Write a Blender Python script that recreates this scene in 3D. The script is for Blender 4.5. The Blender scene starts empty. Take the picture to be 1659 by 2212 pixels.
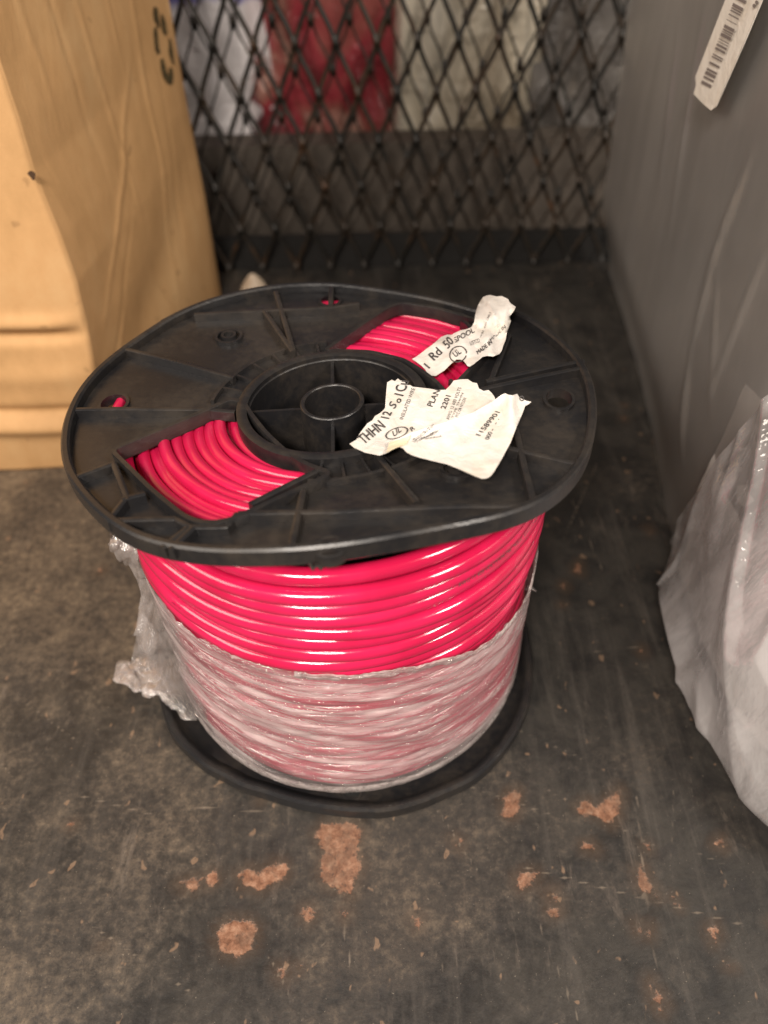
import bpy, bmesh, math, random
import numpy as np
from mathutils import Vector, noise, Matrix
from mathutils.geometry import delaunay_2d_cdt

random.seed(7)
rng = np.random.default_rng(11)
S = bpy.context.scene
COL = S.collection

# ------------------------------------------------------------------ camera
TH, RO = math.radians(44.74), math.radians(-1.37)
CC = np.array([0.0218, -0.2565, 0.3574])
FPX = 1728.0
FW = np.array([0, math.cos(TH), -math.sin(TH)])
r0 = np.array([1.0, 0, 0]); u0 = np.cross(r0, FW)
RI = r0 * math.cos(RO) + u0 * math.sin(RO)
UP = -r0 * math.sin(RO) + u0 * math.cos(RO)
cam = bpy.data.cameras.new('camera'); camo = bpy.data.objects.new('camera', cam); COL.objects.link(camo)
cam.sensor_fit = 'VERTICAL'; cam.sensor_height = 36; cam.lens = FPX / 2212 * 36
cam.clip_start = 0.01; cam.clip_end = 20
camo.matrix_world = Matrix(((RI[0], UP[0], -FW[0], CC[0]), (RI[1], UP[1], -FW[1], CC[1]), (RI[2], UP[2], -FW[2], CC[2]), (0, 0, 0, 1)))
cam.dof.use_dof = True; cam.dof.focus_distance = 0.315; cam.dof.aperture_fstop = 6
S.camera = camo

# ------------------------------------------------------------------ light
S.view_settings.view_transform = 'Standard'; S.view_settings.look = 'None'
S.view_settings.gamma = 1; S.view_settings.exposure = 0.45
S.view_settings.use_curve_mapping = False
S.cycles.use_denoising = True
S.cycles.transparent_max_bounces = 16
S.cycles.caustics_reflective = False; S.cycles.caustics_refractive = False
W = bpy.data.worlds.new('World'); S.world = W; W.use_nodes = True
W.node_tree.nodes['Background'].inputs[0].default_value = (1.0, 0.90, 0.82, 1)
W.node_tree.nodes['Background'].inputs[1].default_value = 0.115

def area(name, loc, target, sx, sy, power, col):
    l = bpy.data.lights.new(name, 'AREA'); l.shape = 'RECTANGLE'; l.size = sx; l.size_y = sy
    l.energy = power; l.color = col
    o = bpy.data.objects.new(name, l); COL.objects.link(o); o.location = loc
    o.rotation_euler = (Vector(target) - Vector(loc)).to_track_quat('-Z', 'Y').to_euler()
    return o
area('aisle_lamp', (-0.13, -0.68, 0.82), (0, 0.0, 0), 0.20, 0.11, 8.0, (1, 0.90, 0.80))
area('aisle_lamp', (0.85, -0.62, 1.05), (0, 0, 0.1), 0.22, 0.22, 9.5, (1, 0.90, 0.80))
area('aisle_lamp', (-1.05, -0.62, 1.05), (0, 0, 0.1), 0.9, 0.6, 11, (1, 0.88, 0.76))


# ------------------------------------------------------------------ helpers
def ray(px, py): return FW + RI * (px - 829.5) / FPX - UP * (py - 1106) / FPX
def at_z(px, py, z=0.0):
    d = ray(px, py); return CC + d * (z - CC[2]) / d[2]
def at_y(px, py, y):
    d = ray(px, py); return CC + d * (y - CC[1]) / d[1]
def at_x(px, py, x):
    d = ray(px, py); return CC + d * (x - CC[0]) / d[0]
def fbm(x, y, z=0.0, o=4):
    return noise.fractal(Vector((x, y, z)), 1.0, 2.0, o)
def ridge(x, y, z=0.0):
    return 1 - abs(noise.noise(Vector((x, y, z)))) * 2
def sm(a, b, x):
    t = min(1, max(0, (x - a) / (b - a))); return t * t * (3 - 2 * t)

def mesh_obj(name, verts, faces, mat, parent=None, smooth=True, uvs=None, attrs=None):
    me = bpy.data.meshes.new(name)
    me.from_pydata([tuple(v) for v in verts], [], [tuple(f) for f in faces])
    if uvs is not None:
        ul = me.uv_layers.new(name='UVMap')
        for lp in me.loops: ul.data[lp.index].uv = uvs[lp.vertex_index]
    if attrs:
        for k, a in attrs.items():
            at = me.attributes.new(k, 'FLOAT', 'POINT'); at.data.foreach_set('value', np.asarray(a, dtype=np.float32))
    if smooth: me.polygons.foreach_set('use_smooth', [True] * len(me.polygons))
    me.materials.append(mat); me.update()
    o = bpy.data.objects.new(name, me); COL.objects.link(o)
    if parent: o.parent = parent
    return o

def thing(name, label, cat, group=None, loc=(0, 0, 0)):
    o = bpy.data.objects.new(name, None); COL.objects.link(o); o.location = loc
    o.empty_display_size = 0.02
    o['label'] = label; o['category'] = cat
    if group: o['group'] = group
    return o
def tag(o, label, cat, group=None):
    o['label'] = label; o['category'] = cat
    if group: o['group'] = group
    return o

class MB:
    """collects geometry for one mesh"""
    def __init__(s): s.v = []; s.f = []; s.uv = []
    def add(s, vs, fs, uv=None):
        n = len(s.v); s.v += [tuple(v) for v in vs]; s.f += [tuple(i + n for i in f) for f in fs]
        s.uv += uv if uv is not None else [(0, 0)] * len(vs)
    def tube(s, pts, rad, closed=False, seg=10, uscale=1.0):
        pts = np.array(pts, float); n = len(pts)
        if closed: T = np.roll(pts, -1, 0) - np.roll(pts, 1, 0)
        else: T = np.gradient(pts, axis=0)
        T /= np.linalg.norm(T, axis=1)[:, None] + 1e-12
        vs = []; fs = []; uv = []
        L = np.concatenate([[0], np.cumsum(np.linalg.norm(np.diff(pts, axis=0), axis=1))])
        up = np.array([0, 0, 1.0])
        for i in range(n):
            a = np.cross(T[i], up)
            if np.linalg.norm(a) < 1e-3: a = np.cross(T[i], [1, 0, 0])
            a /= np.linalg.norm(a); b = np.cross(a, T[i])
            rr = rad[i] if hasattr(rad, '__len__') else rad
            for k in range(seg):
                q = 2 * math.pi * k / seg
                vs.append(pts[i] + rr * (a * math.cos(q) + b * math.sin(q))); uv.append((L[i] * uscale, k / seg))
        m = n if closed else n - 1
        for i in range(m):
            j = (i + 1) % n
            for k in range(seg):
                k2 = (k + 1) % seg
                fs.append((i * seg + k, i * seg + k2, j * seg + k2, j * seg + k))
        if not closed:
            fs.append(tuple(range(seg))); fs.append(tuple(reversed([(n - 1) * seg + k for k in range(seg)])))
        s.add(vs, fs, uv)
    def sweep(s, path, prof, closed=False, side=None):
        """prof = list of (across, up); path = 3D points"""
        pts = np.array(path, float); n = len(pts)
        T = (np.roll(pts, -1, 0) - np.roll(pts, 1, 0)) if closed else np.gradient(pts, axis=0)
        T[:, 2] = 0; T /= np.linalg.norm(T, axis=1)[:, None] + 1e-12
        vs = []; fs = []; m = len(prof)
        for i in range(n):
            a = np.array([T[i][1], -T[i][0], 0])
            for (x, z) in prof: vs.append(pts[i] + a * x + np.array([0, 0, z]))
        for i in range(n if closed else n - 1):
            j = (i + 1) % n
            for k in range(m):
                k2 = (k + 1) % m; fs.append((i * m + k, i * m + k2, j * m + k2, j * m + k))
        if not closed: fs.append(tuple(reversed(range(m)))); fs.append(tuple((n - 1) * m + k for k in range(m)))
        s.add(vs, fs)
    def build(s, name, mat, parent=None, smooth=True, uv=False):
        return mesh_obj(name, s.v, s.f, mat, parent, smooth, s.uv if uv else None)

def autosmooth(o, deg=40):
    me = o.data
    bm = bmesh.new(); bm.from_mesh(me); bmesh.ops.recalc_face_normals(bm, faces=bm.faces)
    lim = math.radians(deg)
    for e in bm.edges:
        if len(e.link_faces) == 2 and e.calc_face_angle(0) > lim: e.smooth = False
    bm.to_mesh(me); bm.free(); return o

# ------------------------------------------------------------------ materials
class Mat:
    def __init__(s, name):
        s.m = bpy.data.materials.new(name); s.m.use_nodes = True
        s.t = s.m.node_tree; s.n = s.t.nodes; s.b = s.n['Principled BSDF']; s.out = s.n['Material Output']
    def set(s, **k):
        for a, v in k.items():
            s.b.inputs[a.replace('_', ' ')].default_value = v
        return s
    def link(s, a, b): s.t.links.new(a, b)
    def coord(s, kind='Object'):
        return s.n.new('ShaderNodeTexCoord').outputs[kind]
    def attr(s, name):
        a = s.n.new('ShaderNodeAttribute'); a.attribute_name = name; return a.outputs['Fac']
    def mapping(s, vec, scale=(1, 1, 1), rot=(0, 0, 0)):
        m = s.n.new('ShaderNodeMapping'); s.link(vec, m.inputs[0]); m.inputs['Scale'].default_value = scale
        m.inputs['Rotation'].default_value = rot; return m.outputs[0]
    def noise(s, vec, scale, detail=4, rough=.6, dist=0.0):
        t = s.n.new('ShaderNodeTexNoise'); s.link(vec, t.inputs['Vector']); t.inputs['Scale'].default_value = scale
        t.inputs['Detail'].default_value = detail; t.inputs['Roughness'].default_value = rough
        t.inputs['Distortion'].default_value = dist; return t.outputs['Fac']
    def math(s, op, a, b=None, clamp=False):
        m = s.n.new('ShaderNodeMath'); m.operation = op; m.use_clamp = clamp
        for i, v in enumerate((a, b)):
            if v is None: continue
            if isinstance(v, (int, float)): m.inputs[i].default_value = v
            else: s.link(v, m.inputs[i])
        return m.outputs[0]
    def rng(s, v, a, b, c=0., d=1.):
        m = s.n.new('ShaderNodeMapRange'); s.link(v, m.inputs[0])
        for i, q in enumerate((a, b, c, d)): m.inputs[i + 1].default_value = q
        m.interpolation_type = 'SMOOTHSTEP' if c == 0. and d == 1. else 'LINEAR'
        return m.outputs[0]
    def ramp(s, v, stops):
        r = s.n.new('ShaderNodeValToRGB'); s.link(v, r.inputs[0]); e = r.color_ramp.elements
        while len(e) < len(stops): e.new(0.5)
        for i, (p, c) in enumerate(stops): e[i].position = p; e[i].color = (*c, 1)
        return r.outputs[0]
    def mix(s, f, a, b):
        m = s.n.new('ShaderNodeMix'); m.data_type = 'RGBA'
        for i, v in ((0, f), (6, a), (7, b)):
            if isinstance(v, (int, float)): m.inputs[i].default_value = v
            elif isinstance(v, tuple): m.inputs[i].default_value = (*v, 1)
            else: s.link(v, m.inputs[i])
        return m.outputs[2]
    def bump(s, h, strength=.3, dist=.001, prev=None):
        b = s.n.new('ShaderNodeBump'); s.link(h, b.inputs['Height']); b.inputs['Strength'].default_value = strength
        b.inputs['Distance'].default_value = dist
        if prev: s.link(prev, b.inputs['Normal'])
        return b.outputs[0]
    def base(s, c): s.link(c, s.b.inputs['Base Color'])
    def rough(s, c): s.link(c, s.b.inputs['Roughness'])
    def normal(s, c): s.link(c, s.b.inputs['Normal'])

def m_plastic():
    m = Mat('black_plastic'); c = m.coord()
    n1 = m.noise(c, 25, 5, .65); n2 = m.noise(c, 260, 4, .7)
    f = m.rng(m.math('ADD', m.math('MULTIPLY', n1, .7), m.math('MULTIPLY', n2, .3)), .42, .68)
    m.base(m.mix(f, (.012, .0118, .013), (.036, .030, .025)))
    m.rough(m.rng(n1, .3, .7, .27, .42))
    sc = m.noise(m.mapping(c, (1, 9, 1), (0, 0, .6)), 120, 3, .7)
    m.normal(m.bump(sc, .18, .0006, m.bump(n2, .15, .0004)))
    return m.m
def m_wire():
    m = Mat('red_nylon'); c = m.coord()
    n1 = m.noise(c, 30, 3, .6); n2 = m.noise(c, 220, 2, .5)
    m.base(m.mix(m.rng(n1, .35, .7), (.48, .009, .056), (.59, .014, .080)))
    m.rough(m.rng(n1, .35, .7, .10, .17))
    m.set(IOR=1.5); m.b.inputs['Coat Weight'].default_value = .3; m.b.inputs['Coat Roughness'].default_value = .12
    m.b.inputs['Subsurface Weight'].default_value = .0
    m.normal(m.bump(n2, .12, .0006))
    return m.m
def film(name, base_op, var_op, col, uv=False, streak=(1, 1, 1), scale=60, rough=.22, bumpd=.0015, bs=.8, trans=.3):
    """thin clear plastic: partly see-through, milky where it is doubled"""
    m = Mat(name); c = m.coord('UV' if uv else 'Object')
    v = m.mapping(c, streak)
    n1 = m.noise(v, scale, 5, .62, .6); n2 = m.noise(v, scale * 3.2, 4, .7, .4); n3 = m.noise(v, scale * .35, 3, .6)
    s = m.math('ADD', m.math('ADD', m.math('MULTIPLY', n1, .45), m.math('MULTIPLY', n2, .25)), m.math('MULTIPLY', n3, .45))
    a = m.rng(s, .45, .72)
    op = m.math('ADD', m.math('MULTIPLY', a, var_op), base_op, True)
    n = m.bump(s, bs, bumpd); nb = m.bump(s, bs * .5, bumpd * .06)
    dif = m.n.new('ShaderNodeBsdfDiffuse'); dif.inputs[0].default_value = (*col, 1); m.link(nb, dif.inputs['Normal'])
    tr = m.n.new('ShaderNodeBsdfTranslucent'); tr.inputs[0].default_value = (*col, 1); m.link(nb, tr.inputs['Normal'])
    mx = m.n.new('ShaderNodeMixShader'); mx.inputs[0].default_value = trans; m.link(dif.outputs[0], mx.inputs[1]); m.link(tr.outputs[0], mx.inputs[2])
    tp = m.n.new('ShaderNodeBsdfTransparent'); tp.inputs[0].default_value = (.96, .94, .93, 1)
    m1 = m.n.new('ShaderNodeMixShader'); m.link(op, m1.inputs[0]); m.link(tp.outputs[0], m1.inputs[1]); m.link(mx.outputs[0], m1.inputs[2])
    gl = m.n.new('ShaderNodeBsdfAnisotropic'); gl.inputs['Roughness'].default_value = rough; m.link(n, gl.inputs['Normal'])
    fr = m.n.new('ShaderNodeFresnel'); fr.inputs[0].default_value = 1.5; m.link(nb, fr.inputs['Normal'])
    ff = m.math('MINIMUM', m.math('MULTIPLY', fr.outputs[0], 3.2, True), .36)
    m2 = m.n.new('ShaderNodeMixShader'); m.link(ff, m2.inputs[0]); m.link(m1.outputs[0], m2.inputs[1]); m.link(gl.outputs[0], m2.inputs[2])
    m.link(m2.outputs[0], m.out.inputs[0])
    return m.m
def m_card():
    m = Mat('kraft_cardboard'); c = m.coord()
    n1 = m.noise(c, 9, 4, .6); n2 = m.noise(m.mapping(c, (1, 1, .5)), 60, 5, .7); n3 = m.noise(c, 500, 2)
    f = m.math('ADD', m.math('MULTIPLY', n1, .6), m.math('MULTIPLY', n2, .4))
    k = m.ramp(f, [(.3, (.47, .27, .110)), (.5, (.59, .345, .150)), (.7, (.66, .42, .20))])
    sp = m.rng(m.noise(c, 75, 2, .5), .70, .76)
    m.base(m.mix(m.math('MULTIPLY', sp, .4), k, (.17, .09, .035)))
    m.set(Roughness=.72)
    cr = m.noise(m.mapping(c, (1, 1, .45), (.3, .2, .2)), 22, 5, .55, 1.0)
    m.normal(m.bump(n3, .15, .0004, m.bump(cr, .28, .003)))
    return m.m
def m_paper(name='label_paper', col=(.74, .70, .655), dark=(.66, .60, .51)):
    m = Mat(name); c = m.coord()
    n1 = m.noise(c, 60, 5, .6); m.base(m.mix(m.rng(n1, .45, .75), col, dark)); m.set(Roughness=.45)
    m.normal(m.bump(m.noise(c, 130, 4, .6, .8), .35, .002)); return m.m
def m_flat(name, col, rough=.6, **k):
    m = Mat(name); m.set(Roughness=rough); m.b.inputs['Base Color'].default_value = (*col, 1)
    c = m.coord(); m.normal(m.bump(m.noise(c, 90, 4, .6), .2, .001)); return m.m
def m_mesh():
    m = Mat('painted_steel_mesh'); c = m.coord(); n = m.noise(c, 45, 4, .7)
    m.base(m.ramp(n, [(.45, (.012, .011, .009)), (.62, (.035, .022, .012)), (.75, (.10, .045, .02))])); m.set(Roughness=.5); return m.m
def m_fabric():
    m = Mat('grey_cloth'); c = m.coord()
    w = m.n.new('ShaderNodeTexWave'); m.link(m.mapping(c, (1, 1, 1), (0, .8, .8)), w.inputs['Vector']); w.inputs['Scale'].default_value = 320
    n = m.noise(c, 14, 4, .6)
    m.base(m.mix(m.rng(n, .35, .7), (.25, .24, .228), (.34, .325, .305))); m.set(Roughness=.85)
    m.normal(m.bump(w.outputs['Fac'], .25, .0005, m.bump(n, .4, .004))); return m.m
def m_ink():
    m = Mat('black_print'); c = m.coord(); n = m.noise(c, 700, 2)
    m.base(m.ramp(n, [(.35, (.03, .028, .03)), (.65, (.10, .09, .085))])); m.set(Roughness=.6); return m.m

PLAST = m_plastic(); WIRE = m_wire(); CARD = m_card(); PAPER = m_paper(); MESHM = m_mesh(); FAB = m_fabric(); INK = m_ink()
FILM = film('stretch_film', .10, .52, (.98, .83, .82), uv=True, streak=(.6, 5.5, 1), scale=3.2, rough=.10, bumpd=.0050, bs=1.0, trans=.12)
FILM_R = film('stretch_film_doubled', .30, .45, (.87, .78, .75), uv=True, streak=(2.5, 6, 1), scale=5, rough=.2, bumpd=.003)
FILM_B = film('stretch_film_bunched', .06, .42, (.88, .80, .78), scale=45, rough=.10, bumpd=.007, bs=1.0, trans=.2)
BAGF = film('clear_bag_film', .22, .30, (.68, .66, .64), streak=(1, .8, .35), scale=7, rough=.28, bumpd=.003, bs=.3)
BAGW = film('clear_bag_film_gathered', .06, .62, (.88, .85, .85), streak=(1, 1, .45), scale=16, rough=.10, bumpd=.009, bs=1.0, trans=.25)

# ------------------------------------------------------------------ shelf deck
def polydist(P, poly):
    """signed distance (negative inside) of points P to a polygon"""
    poly = np.array(poly, float); d = np.full(len(P), 1e9); ins = np.zeros(len(P), bool)
    for a, b in zip(poly, np.roll(poly, -1, 0)):
        ab = b - a; t = np.clip(((P - a) @ ab) / (ab @ ab), 0, 1)
        d = np.minimum(d, np.linalg.norm(P - (a + t[:, None] * ab), axis=1))
        c = ((a[1] > P[:, 1]) != (b[1] > P[:, 1])); c &= P[:, 0] < (b[0] - a[0]) * (P[:, 1] - a[1]) / (b[1] - a[1] + 1e-15) + a[0]
        ins ^= c
    return np.where(ins, -d, d)
def segdist(P, a, b):
    a = np.array(a); b = np.array(b); ab = b - a; t = np.clip(((P - a) @ ab) / (ab @ ab), 0, 1)
    return np.linalg.norm(P - (a + t[:, None] * ab), axis=1)

def build_shelf():
    x0, x1, y0, y1, st = -.42, .46, -.34, .425, .0022
    nx = int((x1 - x0) / st); ny = int((y1 - y0) / st)
    X, Y = np.meshgrid(np.linspace(x0, x1, nx), np.linspace(y0, y1, ny)); P = np.stack([X.ravel(), Y.ravel()], 1)
    def z(l): return [at_z(a, b)[:2] for a, b in l]
    polys = [[(682, 1795), (705, 1778), (770, 1780), (782, 1800), (770, 1835), (782, 1870), (765, 1900), (757, 1935), (728, 1920), (705, 1910), (690, 1880), (700, 1840)],
             [(512, 1888), (540, 1880), (560, 1890), (590, 1868), (618, 1866), (620, 1895), (590, 1905), (560, 1925), (525, 1912)],
             [(475, 2005), (500, 1985), (540, 1990), (555, 2005), (545, 2045), (515, 2065), (480, 2055), (470, 2030)],
             [(655, 1965), (672, 1958), (682, 1975), (668, 1992), (655, 1985)],
             [(1245, 1740), (1270, 1728), (1285, 1745), (1320, 1720), (1340, 1708), (1336, 1755), (1320, 1778), (1290, 1765), (1255, 1758)],
             [(1088, 1740), (1100, 1712), (1122, 1708), (1120, 1750), (1100, 1768), (1087, 1762)],
             [(1115, 1895), (1140, 1882), (1158, 1886), (1150, 1905), (1125, 1925)],
             [(1375, 1885), (1388, 1870), (1398, 1895), (1420, 1935), (1405, 1930), (1385, 1915)],
             [(1455, 1940), (1470, 1960), (1460, 1950)], [(1255, 1820), (1275, 1822), (1285, 1838), (1262, 1830)],
             [(980, 1815), (995, 1812), (993, 1830)], [(1545, 1825), (1560, 1812), (1562, 1832)],
             [(1530, 2010), (1545, 2000), (1553, 2020), (1540, 2035)], [(1395, 2005), (1408, 2003), (1405, 2022)],
             [(1405, 2120), (1430, 2160), (1425, 2180), (1412, 2150)], [(736, 1968), (748, 1970), (742, 1985)],
             [(888, 1975), (910, 1985), (903, 2005)], [(605, 2090), (615, 2088), (618, 2112), (608, 2110)],
             [(390, 1905), (420, 1895), (430, 1915), (410, 1925)], [(440, 1890), (465, 1880), (470, 1905), (450, 1915)],
             [(1238, 1235), (1250, 1215), (1255, 1240)], [(1185, 1935), (1200, 1930), (1205, 1945)]]
    D = np.full(len(P), 1.0)
    for pl in polys: D = np.minimum(D, polydist(P, z(pl)))
    rs = np.random.default_rng(5)
    for _ in range(130):                       # small chips in the paint
        c = np.array([rs.uniform(-.3, .4), rs.uniform(-.30, .3)]); r = rs.uniform(.0003, .0013) * (1 + .8 * (rs.random() < .1))
        D = np.minimum(D, np.linalg.norm((P - c) * [1, rs.uniform(.6, 1.4)], axis=1) - r)
    SC = np.full(len(P), 1.0)
    scr = [((580, 2065), (655, 2205)), ((945, 1750), (1030, 1880)), ((1120, 1870), (1615, 2000)), ((1170, 1700), (1420, 1830)), ((1385, 1985), (1430, 2110)),
           ((1160, 1985), (1250, 2205)), ((960, 1680), (1190, 1760)), ((1235, 1080), (1300, 1230)), ((370, 1740), (590, 1755)), ((1375, 1720), (1400, 1990)),
           ((740, 1990), (760, 2100)), ((100, 1700), (330, 1760)), ((900, 1960), (960, 2100)), ((1080, 1560), (1260, 1640)), ((1290, 1000), (1210, 1180)), ((30, 1500), (220, 1640)),
           ((1500, 1840), (1640, 1900)), ((200, 2000), (420, 2150))]
    for a, b in scr:
        a, b = z([a, b]); SC = np.minimum(SC, segdist(P, a, b))
    for _ in range(60):
        a = np.array([rs.uniform(-.3, .35), rs.uniform(-.30, .1)]); an = rs.normal(0.2, .9); l = rs.uniform(.006, .05)
        SC = np.minimum(SC, segdist(P, a, a + l * np.array([math.cos(an), math.sin(an)])) + rs.uniform(.0001, .0004))
    V = [(a, b, 0) for a, b in P]
    F = [(j * nx + i, j * nx + i + 1, (j + 1) * nx + i + 1, (j + 1) * nx + i) for j in range(ny - 1) for i in range(nx - 1)]
    m = Mat('worn_painted_steel'); c = m.coord()
    big = m.noise(c, 9, 5, .65, .3); mid = m.noise(c, 38, 6, .72, .5); fine = m.noise(c, 230, 5, .75); vf = m.noise(c, 800, 3, .7)
    dirt = m.math('ADD', m.math('ADD', m.math('MULTIPLY', big, .32), m.math('MULTIPLY', mid, .34)), m.math('MULTIPLY', fine, .34))
    sx = m.n.new('ShaderNodeSeparateXYZ'); m.link(c, sx.inputs[0])
    side = m.rng(sx.outputs[0], -.22, .06, .05, -.035)                 # the left side holds more brown dust
    f = m.math('ADD', dirt, side)
    colr = m.ramp(f, [(.38, (.014, .013, .012)), (.48, (.042, .034, .027)), (.56, (.100, .077, .055)), (.65, (.20, .152, .102))])
    smooth_ = m.mix(m.rng(mid, .35, .65), (.016, .015, .014), (.040, .036, .031))
    stre = m.rng(m.noise(m.mapping(c, (1, .08, 1), (0, 0, .15)), 90, 4, .7, .2), .5, .75)
    smooth_ = m.mix(m.math('MULTIPLY', stre, .35), smooth_, (.12, .105, .09))
    dm = m.rng(m.math('ADD', m.math('ADD', m.noise(c, 5.5, 5, .62, .4), m.math('MULTIPLY', m.math('SUBTRACT', fine, .5), .25)), m.math('MULTIPLY', side, 1.8)), .42, .60)
    colr = m.mix(dm, smooth_, colr)
    blot = m.rng(m.noise(m.mapping(c, (1.2, 1, 1), (0, 0, .7)), 62, 4, .8, .6), .55, .68)
    colr = m.mix(m.math('MULTIPLY', blot, .45), colr, (.022, .020, .020))
    wear = m.rng(m.noise(m.mapping(c, (1, .25, 1), (0, 0, -.9)), 55, 6, .75, .3), .58, .72)
    colr = m.mix(m.math('MULTIPLY', wear, .45), colr, (.16, .13, .105))
    d = m.math('ADD', m.attr('rust'), m.math('MULTIPLY', m.math('SUBTRACT', m.noise(c, 260, 5, .7), .5), .0085))
    rm = m.rng(d, -.0006, .0007); rm = m.math('SUBTRACT', 1, rm)
    stain = m.math('MULTIPLY', m.math('SUBTRACT', 1, m.rng(m.math('ADD', m.attr('rust'), m.math('MULTIPLY', mid, .012)), .004, .013)), .45)
    colr = m.mix(stain, colr, (.085, .052, .03))
    rc = m.ramp(fine, [(.35, (.12, .055, .032)), (.5, (.235, .115, .068)), (.66, (.36, .21, .135))])
    rc = m.mix(m.math('MULTIPLY', m.rng(m.noise(c, 95, 4, .7), .42, .62), .55), rc, (.10, .062, .042)); colr = m.mix(m.math('MULTIPLY', rm, .92), colr, rc)
    s = m.math('ADD', m.attr('scratch'), m.math('MULTIPLY', m.math('SUBTRACT', fine, .5), .0005))
    s = m.math('MULTIPLY', m.math('SUBTRACT', 1, m.rng(s, .0002, .0009)), m.rng(m.noise(c, 22, 3, .6), .38, .56))
    colr = m.mix(m.math('MULTIPLY', s, .42), colr, (.26, .21, .16))
    spk = m.rng(vf, .66, .74); colr = m.mix(m.math('MULTIPLY', spk, .6), colr, (.32, .27, .21)); flk = m.rng(m.noise(m.mapping(c, (1, .7, 1), (0, 0, -.5)), 150, 2, .5, .3), .68, .73); colr = m.mix(m.math('MULTIPLY', flk, .55), colr, (.25, .16, .10)); dk = m.rng(m.noise(m.mapping(c, (1, .6, 1), (0, 0, .5)), 420, 4, .8), .54, .66); colr = m.mix(m.math('MULTIPLY', dk, .55), colr, (.022, .02, .018))
    m.base(colr); m.rough(m.math('ADD', m.math('MULTIPLY', dm, .20), m.rng(fine, .3, .7, .36, .50)))
    m.normal(m.bump(m.math('SUBTRACT', m.math('ADD', fine, m.math('MULTIPLY', mid, .6)), rm), .28, .0008))
    o = mesh_obj('shelf_deck', V, F, m.m, attrs={'rust': D, 'scratch': SC})
    o['kind'] = 'structure'
    lip = MB()
    bx(lip, (-.42, .4252, -.03), (.46, .4272, .0)); o2 = lip.build('shelf_edge', m_flat('dark_steel', (.015, .014, .013), .5)); o2['kind'] = 'structure'

def bx(mb, a, b):
    x0, y0, z0 = a; x1, y1, z1 = b
    mb.add([(x0, y0, z0), (x1, y0, z0), (x1, y1, z0), (x0, y1, z0), (x0, y0, z1), (x1, y0, z1), (x1, y1, z1), (x0, y1, z1)],
           [(0, 3, 2, 1), (4, 5, 6, 7), (0, 1, 5, 4), (1, 2, 6, 5), (2, 3, 7, 6), (3, 0, 4, 7)])
build_shelf()

# ------------------------------------------------------------------ spool of wire
H0, TX, TY, OX, OY = 0.168, 0.045, -0.042, 0.0025, -0.0029
SPOOL = thing('wire_spool', 'black plastic spool of glossy red wire half wrapped in clear film', 'spool')
# rim of the bent top flange: (x px, y px, lower edge?) -> height offset and radius by angle
OUT = [(131.5, 938, 0), (139, 1003, .2), (182, 1087, .5), (237, 1145, .8), (277, 1176, 1), (379, 1216, 1), (473, 1223, 1), (564, 1218, 1), (146, 883, 0), (171.5, 832, 0), (237, 767, 0), (295, 727, 0), (390, 667, 0),
       (473, 636, 0), (546, 620, 0), (619, 611, 0), (713, 609, 0), (817, 618, 0), (880, 634, 0), (1214, 731, 0), (1265, 783, 0), (1287, 850, 0), (1285, 930, 0),
       (1265, 1000, .4), (1230, 1063, .8), (1178, 1110, 1), (1115, 1136, 1), (1015, 1156, 1), (896, 1180, 1), (777, 1200, 1), (658, 1215, 1)]
RIMH = .0075
tab = []
for px, py, low in OUT:
    off = RIMH * low
    z = H0
    for _ in range(20):
        p = at_z(px, py, z - off); z = H0 + TX * (p[0] - OX) + TY * (p[1] - OY)
    rf = math.hypot(p[0] - OX, p[1] - OY); rt = .5 * rf + .5 * .1005
    # slide along the ray until the radius is rt
    best = min(np.linspace(-.02, .02, 401), key=lambda dz: abs(math.hypot(*(at_z(px, py, z - off + dz)[:2] - [OX, OY])) - rt))
    q = at_z(px, py, z - off + best)
    pl = H0 + TX * (q[0] - OX) + TY * (q[1] - OY)
    tab.append((math.atan2(q[1] - OY, q[0] - OX), z + best - pl, math.hypot(q[0] - OX, q[1] - OY)))
tab = np.array(tab)
def _tab(a, k):
    d = (tab[:, 0] - a + math.pi) % (2 * math.pi) - math.pi
    w = np.exp(-(d / .185) ** 2) + 1e-6 * np.exp(-(d / .8) ** 2)
    return float((w * tab[:, k]).sum() / w.sum())
NA = 720
DZ = np.array([_tab(2 * math.pi * i / NA, 1) for i in range(NA)])
RR = np.array([_tab(2 * math.pi * i / NA, 2) for i in range(NA)])
def look(T, a):
    q = (a / (2 * math.pi) * NA) % NA; i = int(q); f = q - i
    return T[i % NA] * (1 - f) + T[(i + 1) % NA] * f
def surf(x, y):
    a = math.atan2(y - OY, x - OX); r = math.hypot(x - OX, y - OY)
    return H0 + TX * (x - OX) + TY * (y - OY) + look(DZ, a) * sm(.02, .105, r)
def on_fl(px, py, dz=0.0):
    z = H0
    for _ in range(25):
        p = at_z(px, py, z); z = .5 * z + .5 * (surf(p[0], p[1]) + dz)
    return p[:2]
def resample(poly, step, closed=False):
    P = [np.array(p, float) for p in poly]
    if closed: P.append(P[0])
    out = []
    for a, b in zip(P[:-1], P[1:]):
        n = max(1, int(round(np.linalg.norm(b - a) / step)))
        for i in range(n): out.append(a + (b - a) * i / n)
    if not closed: out.append(P[-1])
    return out
def rounded(poly, r, n=4):
    P = [np.array(p, float) for p in poly]; out = []
    for i in range(len(P)):
        a, b, c = P[i - 1], P[i], P[(i + 1) % len(P)]
        u = a - b; v = c - b; lu, lv = np.linalg.norm(u), np.linalg.norm(v); q = min(r, lu * .45, lv * .45)
        s, e = b + u / lu * q, b + v / lv * q
        for k in range(n + 1):
            t = k / n; out.append((1 - t) ** 2 * s + 2 * t * (1 - t) * b + t * t * e)
    return out
C0 = np.array([OX, OY])
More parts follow.
